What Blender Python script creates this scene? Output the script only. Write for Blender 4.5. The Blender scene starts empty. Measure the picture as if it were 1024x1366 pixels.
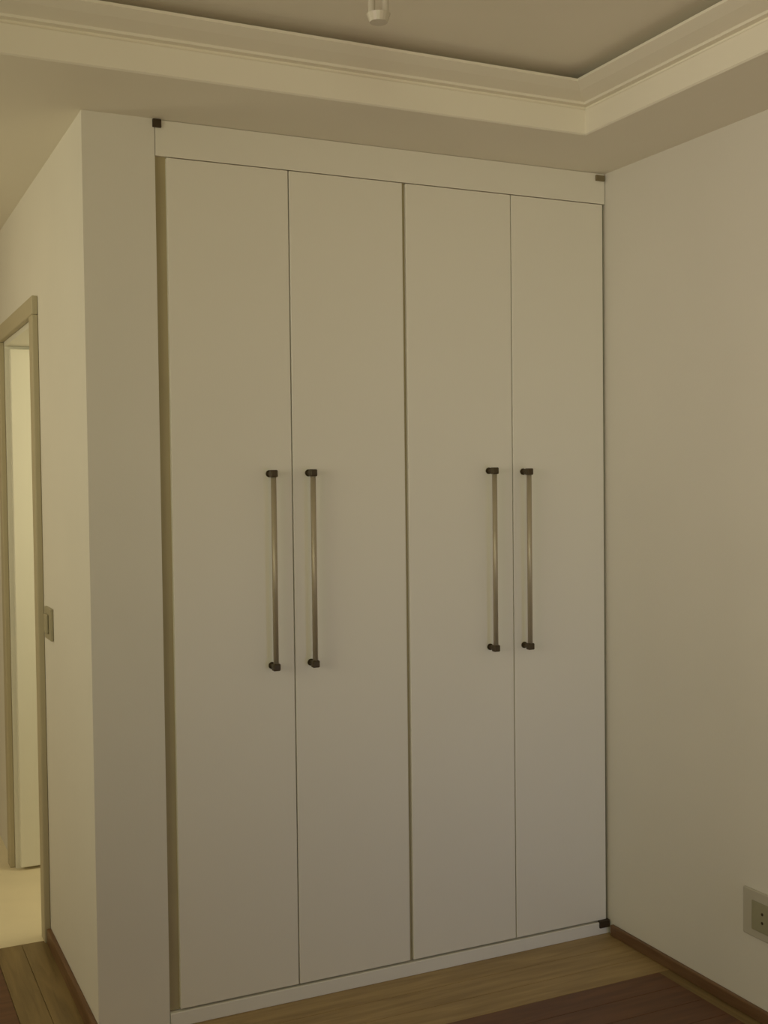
import bpy, bmesh, math
from mathutils import Vector, Matrix

S = bpy.context.scene
C = S.collection

# ------------------------------------------------------------------ camera
YAW, PITCH, ROLL, FPX = 0.4435, -0.0320, -0.0115, 1546.9
cam_d = bpy.data.cameras.new('camera')
cam_d.sensor_fit = 'VERTICAL'
cam_d.sensor_height = 36.0
cam_d.lens = FPX / 1366.0 * 36.0
cam_d.clip_start = 0.05
cam = bpy.data.objects.new('camera', cam_d)
C.objects.link(cam)
fw = Vector((math.sin(YAW) * math.cos(PITCH), math.cos(YAW) * math.cos(PITCH), math.sin(PITCH)))
rt0 = Vector((math.cos(YAW), -math.sin(YAW), 0))
up0 = rt0.cross(fw)
rt = rt0 * math.cos(ROLL) + up0 * math.sin(ROLL)
up = up0 * math.cos(ROLL) - rt0 * math.sin(ROLL)
M = Matrix((rt, up, -fw)).transposed().to_4x4()
M.translation = Vector((-2.2536, -3.0678, 1.5))
cam.matrix_world = M
S.camera = cam

# ------------------------------------------------------------------ world, lights, exposure
S.view_settings.view_transform = 'Standard'
S.view_settings.look = 'None'
S.view_settings.gamma = 1.0
S.view_settings.use_curve_mapping = False
S.view_settings.exposure = 0.0
S.cycles.max_bounces = 8
S.cycles.diffuse_bounces = 6
S.cycles.sample_clamp_indirect = 4.0
try:
    S.cycles.use_denoising = True
except Exception:
    pass

w = bpy.data.worlds.new('world')
S.world = w
w.use_nodes = True
w.node_tree.nodes['Background'].inputs[0].default_value = (0.75, 0.85, 1.0, 1)
w.node_tree.nodes['Background'].inputs[1].default_value = 0.3


def area(name, loc, target, sx, sy, power, col, spread=180):
    d = bpy.data.lights.new(name, 'AREA')
    d.shape = 'RECTANGLE'
    d.size, d.size_y = sx, sy
    d.energy = power
    d.color = col
    d.spread = math.radians(spread)
    o = bpy.data.objects.new(name, d)
    C.objects.link(o)
    o.location = loc
    o.rotation_euler = (Vector(target) - Vector(loc)).to_track_quat('-Z', 'Y').to_euler()
    return o


# added warm fill from the left for the right wall; no window there
area('fill_left', (-3.65, -1.3, 1.7), (0, -1.0, 2.0), 1.2, 1.2, 12.6, (1.0, 0.968, 0.627), 180)
# added narrow fill beam further back on the left, not a window pane
area('fill_left_rear', (-3.65, -2.2, 1.7), (0, -0.5, 2.0), 1.2, 1.2, 2.7, (1.0, 0.704, 0.741), 60)
# added narrow beam from behind the viewer onto the right corner; no window built
area('fill_back_left', (-2.6, -4.45, 1.7), (-0.1, -0.3, 1.9), 1.1, 1.2, 4.7, (0.872, 1.0, 0.638), 60)
# added warm fill aimed up at the ceiling from behind the viewer
area('fill_back_up', (-1.4, -4.45, 1.0), (-1.2, -0.6, 3.0), 1.8, 0.9, 2.4, (1.0, 0.375, 0.125), 90)
# added cool fill, low behind the viewer, for the lower right doors
area('fill_back_low', (-0.25, -4.45, 0.5), (-0.35, 0, 0.35), 0.5, 0.8, 1.1, (0.636, 0.691, 1.0), 50)
# hall lamp round the corner on the left
area('hall_lamp', (-3.4, 0.9, 1.9), (-1.65, 0.6, 1.2), 0.6, 0.8, 9.2, (1.0, 0.88, 0.576), 180)
# daylight inside the small room behind the open door
area('side_room_daylight', (-0.8, 0.85, 1.5), (-1.5, 1.5, 1.0), 0.5, 1.4, 7.5, (1.0, 0.88, 0.533), 180)


# ------------------------------------------------------------------ materials
def mat(name, col, rough=0.5, metal=0.0, var=0.0, scale=6.0, bump=0.0, bscale=120.0, coat=0.0):
    m = bpy.data.materials.new(name)
    m.use_nodes = True
    nt = m.node_tree
    b = nt.nodes['Principled BSDF']
    b.inputs['Roughness'].default_value = rough
    b.inputs['Metallic'].default_value = metal
    b.inputs['Coat Weight'].default_value = coat
    tc = nt.nodes.new('ShaderNodeTexCoord')
    n = nt.nodes.new('ShaderNodeTexNoise')
    n.inputs['Scale'].default_value = scale
    n.inputs['Detail'].default_value = 4
    nt.links.new(tc.outputs['Object'], n.inputs['Vector'])
    r = nt.nodes.new('ShaderNodeValToRGB')
    r.color_ramp.elements[0].position = 0.3
    r.color_ramp.elements[1].position = 0.7
    r.color_ramp.elements[0].color = tuple(c * (1 - var) for c in col) + (1,)
    r.color_ramp.elements[1].color = tuple(min(1, c * (1 + var)) for c in col) + (1,)
    nt.links.new(n.outputs['Fac'], r.inputs['Fac'])
    nt.links.new(r.outputs['Color'], b.inputs['Base Color'])
    if bump:
        n2 = nt.nodes.new('ShaderNodeTexNoise')
        n2.inputs['Scale'].default_value = bscale
        nt.links.new(tc.outputs['Object'], n2.inputs['Vector'])
        bp = nt.nodes.new('ShaderNodeBump')
        bp.inputs['Strength'].default_value = bump
        bp.inputs['Distance'].default_value = 0.002
        nt.links.new(n2.outputs['Fac'], bp.inputs['Height'])
        nt.links.new(bp.outputs['Normal'], b.inputs['Normal'])
    return m


def wood(name, dark, light, rough, along='x'):
    """Wood grain stretched along one axis."""
    m = bpy.data.materials.new(name)
    m.use_nodes = True
    nt = m.node_tree
    b = nt.nodes['Principled BSDF']
    b.inputs['Roughness'].default_value = rough
    tc = nt.nodes.new('ShaderNodeTexCoord')
    mp = nt.nodes.new('ShaderNodeMapping')
    mp.inputs['Scale'].default_value = (1.2, 14, 14) if along == 'x' else (14, 1.2, 14)
    nt.links.new(tc.outputs['Object'], mp.inputs['Vector'])
    n = nt.nodes.new('ShaderNodeTexNoise')
    n.inputs['Scale'].default_value = 3.0
    n.inputs['Detail'].default_value = 6
    n.inputs['Distortion'].default_value = 0.6
    nt.links.new(mp.outputs['Vector'], n.inputs['Vector'])
    r = nt.nodes.new('ShaderNodeValToRGB')
    r.color_ramp.elements[0].position = 0.3
    r.color_ramp.elements[1].position = 0.72
    r.color_ramp.elements[0].color = dark + (1,)
    r.color_ramp.elements[1].color = light + (1,)
    nt.links.new(n.outputs['Fac'], r.inputs['Fac'])
    nt.links.new(r.outputs['Color'], b.inputs['Base Color'])
    return m


M_wall = mat('wall_paint', (0.76, 0.73, 0.68), 0.75, var=0.015, scale=3, bump=0.12)
M_ceil = mat('ceiling_paint', (0.84, 0.80, 0.71), 0.8, var=0.015, scale=3, bump=0.10)
M_lacq = mat('wardrobe_lacquer', (0.80, 0.77, 0.71), 0.42, var=0.01, scale=2)
M_plinth = mat('plinth_lacquer', (0.80, 0.78, 0.74), 0.45, var=0.01, scale=2)
M_gap = mat('gap_shade_olive', (0.42, 0.36, 0.22), 0.7, var=0.05)  # olive colour stands in for the shade inside the door gaps
M_notch = mat('brown_block', (0.20, 0.16, 0.09), 0.6, var=0.05)
M_dark = mat('dark_brown_block', (0.045, 0.028, 0.012), 0.5, var=0.05)
M_metal = mat('satin_metal', (0.46, 0.40, 0.30), 0.45, metal=0.45, var=0.04, scale=30)
M_mount = mat('dark_mount', (0.07, 0.05, 0.025), 0.45, metal=0.3, var=0.05)
M_casing = mat('casing_paint', (0.50, 0.44, 0.31), 0.55, var=0.02)
M_leaf = mat('door_paint', (0.80, 0.78, 0.70), 0.45, var=0.01)
M_border = wood('border_wood', (0.28, 0.19, 0.08), (0.44, 0.31, 0.14), 0.45, 'x')
M_border_y = wood('border_wood_long', (0.17, 0.115, 0.045), (0.30, 0.21, 0.09), 0.45, 'y')
M_field = wood('field_wood', (0.105, 0.043, 0.018), (0.17, 0.072, 0.032), 0.45, 'x')
M_base = wood('baseboard_wood', (0.14, 0.07, 0.03), (0.22, 0.125, 0.06), 0.5, 'y')
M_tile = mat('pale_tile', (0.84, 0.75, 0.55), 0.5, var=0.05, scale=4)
M_plate = mat('plate_plastic', (0.52, 0.49, 0.42), 0.4, var=0.01)
M_switch = mat('switch_plastic', (0.40, 0.36, 0.25), 0.45, var=0.02)
M_insert = mat('insert_plastic', (0.34, 0.32, 0.22), 0.45, var=0.02)
M_rod = mat('pale_rod', (0.60, 0.56, 0.48), 0.35, var=0.01)


# ------------------------------------------------------------------ mesh helpers
def bx(bm, x0, x1, y0, y1, z0, z1, bev=0.0, seg=2):
    r = bmesh.ops.create_cube(bm, size=1.0)
    vs = r['verts']
    for v in vs:
        v.co.x = x0 if v.co.x < 0 else x1
        v.co.y = y0 if v.co.y < 0 else y1
        v.co.z = z0 if v.co.z < 0 else z1
    if bev:
        es = list({e for v in vs for e in v.link_edges})
        bmesh.ops.bevel(bm, geom=es, offset=bev, segments=seg, affect='EDGES', profile=0.5)


def cyl(bm, p0, p1, r, n=20, r2=None):
    p0, p1 = Vector(p0), Vector(p1)
    d = p1 - p0
    m = Matrix.Translation((p0 + p1) / 2) @ d.to_track_quat('Z', 'Y').to_matrix().to_4x4()
    bmesh.ops.create_cone(bm, cap_ends=True, segments=n, radius1=r, radius2=r if r2 is None else r2,
                          depth=d.length, matrix=m)


def obj(name, bm, m, parent=None, smooth=False):
    me = bpy.data.meshes.new(name)
    bmesh.ops.recalc_face_normals(bm, faces=bm.faces)
    bm.to_mesh(me)
    bm.free()
    me.materials.append(m)
    if smooth:
        for p in me.polygons:
            p.use_smooth = len(p.vertices) == 4
    o = bpy.data.objects.new(name, me)
    C.objects.link(o)
    if parent:
        o.parent = parent
        o.matrix_parent_inverse = Matrix.Translation(-parent.location)
    return o


def box(name, m, dims, parent=None, bev=0.0):
    bm = bmesh.new()
    bx(bm, *dims, bev=bev)
    return obj(name, bm, m, parent)


def thing(name, label, cat, loc, kind=None):
    o = bpy.data.objects.new(name, None)
    o.empty_display_size = 0.1
    C.objects.link(o)
    o.location = loc
    o['label'] = label
    o['category'] = cat
    if kind:
        o['kind'] = kind
    return o


def struct(o, label, cat):
    o['kind'] = 'structure'
    o['label'] = label
    o['category'] = cat
    return o


# ------------------------------------------------------------------ dimensions (metres; floor z = 0)
HC = 2.4526             # lowered ceiling
HU = 2.598              # raised ceiling
XC = -1.6500            # hall side of the wall with the door
XP = -1.4585            # wardrobe side of that wall
TY, TX = -0.332, -0.312  # lower edge of the moulding round the raised field
DY0, DY1, DZ = 0.808, 1.560, 2.022   # door opening
XL, YB, YE = -3.7, -4.6, 3.2         # left, back, end of hall

# ------------------------------------------------------------------ structure
# floor: dark field slab, light border planks along the walls, pale tiles from the hall on
bm = bmesh.new()
bx(bm, XL, 0.0, YB, -1.11, -0.10, 0.0)
bx(bm, XL, 0.1, -1.11, 0.775, -0.10, -0.016)
floor = struct(obj('floor', bm, M_field), 'dark brown wooden floor with lighter border planks by the wardrobe', 'floor')
k = 0
y = -0.315
while y > -1.10:                                    # dark field, plank by plank
    y2 = max(y - 0.0995, -1.11)
    box('field_plank', M_field, (XL, -0.052, y2 + 0.0006, y - 0.0006, -0.016, 0.0), floor, 0.0008)
    y = y2
for i in range(3):                                  # three light planks along the wardrobe front
    y1 = -0.105 * i
    box('border_plank', M_border, (-1.822, 0.0, y1 - 0.105 + 0.0006, y1 - 0.0006, -0.016, 0.0), floor, 0.0008)
box('border_plank', M_border_y, (-0.052, 0.0, -1.11, -0.3156, -0.016, 0.0), floor, 0.0008)
for x0, x1 in ((-1.822, -1.739), (-1.739, XC)):     # light planks along the hall wall
    box('border_plank', M_border_y, (x0 + 0.0006, x1 - 0.0006, 0.0006, 0.7744, -0.016, 0.0), floor, 0.0008)
xx = -1.822
while xx > XL + 0.01:
    x2 = max(xx - 0.1, XL)
    box('field_plank', M_field, (x2 + 0.0006, xx - 0.0006, -0.3144, 0.7744, -0.016, 0.0), floor, 0.0008)
    xx = x2
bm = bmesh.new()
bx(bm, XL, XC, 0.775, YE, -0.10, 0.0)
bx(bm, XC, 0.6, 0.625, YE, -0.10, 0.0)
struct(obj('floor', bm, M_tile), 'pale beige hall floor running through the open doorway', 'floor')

# right wall
struct(box('wall_right', M_wall, (0.0, 0.12, YB, 0.62, 0.0, 2.85)), 'plain cream wall on the right of the wardrobe', 'wall')
# wall with the doorway: end face stands beside the wardrobe
bm = bmesh.new()
bx(bm, XC, XP, 0.0, DY0, 0.0, HC)
bx(bm, XC, XP, DY0, DY1, DZ, HC)
bx(bm, XC, XP, DY1, YE, 0.0, HC)
struct(obj('wall_left', bm, M_wall), 'cream wall end left of the wardrobe with doorway into the hall', 'wall')
# walls out of the picture that close the room
struct(box('wall_back', M_wall, (XL, 0.0, YB - 0.12, YB, 0.0, 2.85)), 'plain cream wall opposite the wardrobe', 'wall')
struct(box('wall_hall', M_wall, (XL - 0.12, XL, YB, YE, 0.0, 2.85)), 'cream wall across the hall on the far left', 'wall')
struct(box('wall_end', M_wall, (XL, 0.6, YE, YE + 0.12, 0.0, 2.85)), 'cream wall at the far end of the hall', 'wall')
bm = bmesh.new()
bx(bm, XP, 0.6, 0.62, 0.66, 0.0, HC)
bx(bm, 0.6, 0.7, 0.62, YE, 0.0, HC)
bx(bm, XP, 0.6, 2.35, 2.45, 0.0, HC)
struct(obj('wall_side_room', bm, M_wall), 'bright cream wall of the side room behind the open door', 'wall')

# ceiling: lowered border, chamfered moulding round the raised field, raised field
bm = bmesh.new()
yo, xo = TY + 0.05, TX + 0.05   # the recess runs back behind the moulding
bx(bm, XL, 0.7, yo, YE, HC, HU + 0.10)
bx(bm, xo, 0.12, YB, yo, HC, HU + 0.10)
bx(bm, XL, xo, YB, YB + 0.45, HC, HU + 0.10)
ceil = struct(obj('ceiling', bm, M_ceil), 'lowered plaster ceiling border above the wardrobe', 'ceiling')
struct(box('ceiling', M_ceil, (XL, xo, YB + 0.45, yo, HU, HU + 0.10)), 'raised ceiling field framed by the plaster moulding', 'ceiling')


# moulding cross-section: distance outwards from its lower edge, height.
# A plain upright step below, a cove leaning into the room above it.
prof = [(0.051, HC - 0.0005), (0.004, HC - 0.0005), (0.0, HC + 0.003), (0.0, HC + 0.068), (0.003, HC + 0.072),
        (0.007, HC + 0.073), (0.007, HC + 0.079), (-0.008, HC + 0.081), (-0.010, HC + 0.087),
        (-0.030, HC + 0.092), (-0.055, HC + 0.099), (-0.078, HC + 0.109), (-0.085, HC + 0.112),
        (-0.085, HC + 0.119), (0.051, HC + 0.119)]
bm = bmesh.new()
rows = []
path = [(XL, TY, 0, 1), (TX, TY, 1, 1), (TX, YB + 0.45, 1, 0)]
for (px, py, ox, oy) in path:
    rows.append([bm.verts.new((px + d * ox, py + d * oy, z)) for d, z in prof])
for a, b in zip(rows, rows[1:]):
    for i in range(len(prof)):
        j = (i + 1) % len(prof)
        bm.faces.new((a[i], a[j], b[j], b[i]))
bm.faces.new(rows[0]); bm.faces.new(list(reversed(rows[-1])))
struct(obj('trim_1', bm, M_ceil), 'stepped plaster moulding round the raised ceiling', 'moulding')

# baseboards
struct(box('baseboard_right', M_base, (-0.014, 0.0, YB, -0.022, 0.0, 0.035), bev=0.003), 'low brown baseboard along the right wall', 'baseboard')
struct(box('baseboard_left', M_base, (XC - 0.014, XC, 0.0, DY0 - 0.065, 0.0, 0.05), bev=0.003), 'brown baseboard along the hall wall', 'baseboard')

# doorway: casing, jamb lining and the open leaf
door = thing('door_1', 'open white door in the hall doorway left of the wardrobe', 'door', (XC, (DY0 + DY1) / 2, 0), 'structure')
CT, CWD = 0.020, 0.06
box('jamb_casing', M_casing, (XC - CT, XC, DY0 - CWD, DY0 + 0.004, 0.0, DZ + 0.0), door, 0.004)
box('jamb_casing', M_casing, (XC - CT, XC, DY1 - 0.004, DY1 + CWD, 0.0, DZ + 0.0), door, 0.004)
box('head_casing', M_casing, (XC - CT, XC, DY0 - CWD, DY1 + CWD, DZ + 0.0, DZ + CWD), door, 0.004)
bm = bmesh.new()
bx(bm, XC, XP, DY0, DY0 + 0.018, 0.0, DZ)
bx(bm, XC, XP, DY1 - 0.018, DY1, 0.0, DZ)
bx(bm, XC, XP, DY0 + 0.018, DY1 - 0.018, DZ - 0.018, DZ)
obj('jamb_lining', bm, M_leaf, door)
leaf = box('door_leaf', M_leaf, (XC + 0.014, XC + 0.661, DY1 - 0.058, DY1 - 0.020, 0.012, DZ - 0.030), door, 0.003)
bm = bmesh.new()
hx = XC + 0.595
cyl(bm, (hx, DY1 - 0.058, 1.02), (hx, DY1 - 0.064, 1.02), 0.024)
cyl(bm, (hx, DY1 - 0.064, 1.02), (hx, DY1 - 0.105, 1.02), 0.009)
bx(bm, hx - 0.115, hx + 0.01, DY1 - 0.112, DY1 - 0.098, 1.011, 1.029, 0.004)
obj('door_handle', bm, M_metal, leaf)

# ------------------------------------------------------------------ wardrobe
WL, WR = -1.4565, -0.003
ward = thing('wardrobe', 'built-in white wardrobe with four tall doors and long bar handles', 'wardrobe', ((WL + WR) / 2, 0.3, 0))
ZB, ZT = 0.046, 2.354
bm = bmesh.new()
t = 0.018
bx(bm, WL, WL + t, 0.034, 0.60, 0.0, HC - 0.002)
bx(bm, WR - t, WR, 0.034, 0.60, 0.0, HC - 0.002)
bx(bm, -0.72 - t, -0.72 + t, 0.034, 0.59, 0.05, HC - 0.04)
bx(bm, WL + t, WR - t, 0.59, 0.60, 0.0, HC - 0.002)
bx(bm, WL + t, WR - t, 0.034, 0.59, 0.03, 0.05)
bx(bm, WL + t, WR - t, 0.034, 0.59, HC - 0.04, HC - 0.022)
obj('carcass', bm, M_lacq, ward)
box('fascia', M_lacq, (WL - 0.0, WR, 0.001, 0.03, ZT + 0.0025, HC - 0.001), ward, 0.001)
box('plinth', M_plinth, (WL + 0.0, WR, -0.003, 0.03, 0.0, ZB - 0.006), ward, 0.002)
for x0, x1 in ((WL + 0.001, -1.426), (-0.7265, -0.7135), (-0.018, WR - 0.001)):
    box('gap_shade_strip', M_gap, (x0, x1, 0.0125, 0.033, ZB - 0.004, ZT + 0.004), ward)

doors = [(-1.4275, -1.0822, -1), (-1.0788, -0.7255, 1), (-0.7145, -0.3556, -1), (-0.3524, -0.0125, 1)]
hx_list = [(-1.1375, 0.962, 1.507), (-1.0185, 0.962, 1.508), (-0.4195, 0.962, 1.509), (-0.2950, 0.959, 1.505)]
OFF = 0.036
for (x0, x1, side), (hx, hz0, hz1) in zip(doors, hx_list):
    d = box('door', M_lacq, (x0, x1, 0.0, 0.021, ZB, ZT), ward, 0.002)
    kx = hx - OFF * (hx + 2.2536) / 3.0678          # bar stands off the door face
    z0 = 1.5 - (1.5 - hz0) * (1 - OFF / 3.0678)
    z1 = hz1
    bm = bmesh.new()
    cyl(bm, (kx, -OFF, z0 + 0.004), (kx, -OFF, z1 - 0.004), 0.0075, 20)
    obj('handle_bar', bm, M_metal, d, True)
    for z in (z0, z1):
        bm = bmesh.new()
        bx(bm, kx - 0.0105, kx + 0.0105, -OFF - 0.0095, -OFF + 0.0095, z - 0.010, z + 0.010, 0.003)
        cyl(bm, (kx, -OFF + 0.008, z), (kx, 0.0, z), 0.006, 16)
        cyl(bm, (kx, -0.003, z), (kx, 0.0, z), 0.010, 16)
        obj('handle_mount', bm, M_mount, d)

# dark blocks that close the ends of the side gaps
box('corner_block', M_dark, (-1.465 + 0.001, -1.4405, -0.006, 0.010, 2.430, 2.4515), ward, 0.0015)
box('corner_block', M_notch, (-0.038, -0.005, -0.005, 0.010, 2.428, 2.446), ward, 0.0015)
box('corner_block', M_dark, (-0.042, -0.004, -0.009, 0.006, 0.022, 0.046), ward, 0.0015)

# ------------------------------------------------------------------ small fittings
# wall socket low on the right wall
so = thing('power_socket', 'beige wall socket low on the right wall at the picture edge', 'socket', (0, -0.70, 0.285))
box('cover_plate', M_plate, (-0.009, 0.0, -0.765, -0.625, 0.225, 0.355), so, 0.003)
ins = box('socket_insert', M_insert, (-0.013, -0.009, -0.745, -0.662, 0.248, 0.328), so, 0.0015)
bm = bmesh.new()
for dz in (-0.012, 0.012):
    cyl(bm, (-0.0138, -0.703, 0.288 + dz), (-0.012, -0.703, 0.288 + dz), 0.004, 12)
obj('socket_hole', bm, M_dark, ins)

# switch on the hall wall beside the doorway
sw = thing('light_switch', 'small dull light switch on the hall wall beside the doorway', 'switch', (XC, 0.65, 1.05))
box('cover_plate', M_switch, (XC - 0.010, XC, 0.575, 0.685, 1.00, 1.10), sw, 0.003)
box('rocker', M_switch, (XC - 0.017, XC - 0.010, 0.605, 0.658, 1.02, 1.08), sw, 0.003)

# slim pendant fitting at the raised ceiling
PX, PY = -1.247, -0.95
pn = thing('pendant_lamp', 'slim pale double-rod pendant hanging from the raised ceiling', 'lamp', (PX, PY, HU))
bm = bmesh.new()
cyl(bm, (PX, PY, HU - 0.018), (PX, PY, HU), 0.045, 28)
obj('ceiling_rose', bm, M_rod, pn)
for s in (-1, 1):
    bm = bmesh.new()
    cyl(bm, (PX + s * 0.015, PY, HC - 0.035), (PX + s * 0.015, PY, HU - 0.018), 0.007, 16)
    obj('rod', bm, M_rod, pn, True)
bm = bmesh.new()
cyl(bm, (PX, PY, HC - 0.050), (PX, PY, HC - 0.034), 0.018, 20, 0.024)
obj('end_cap', bm, M_rod, pn)
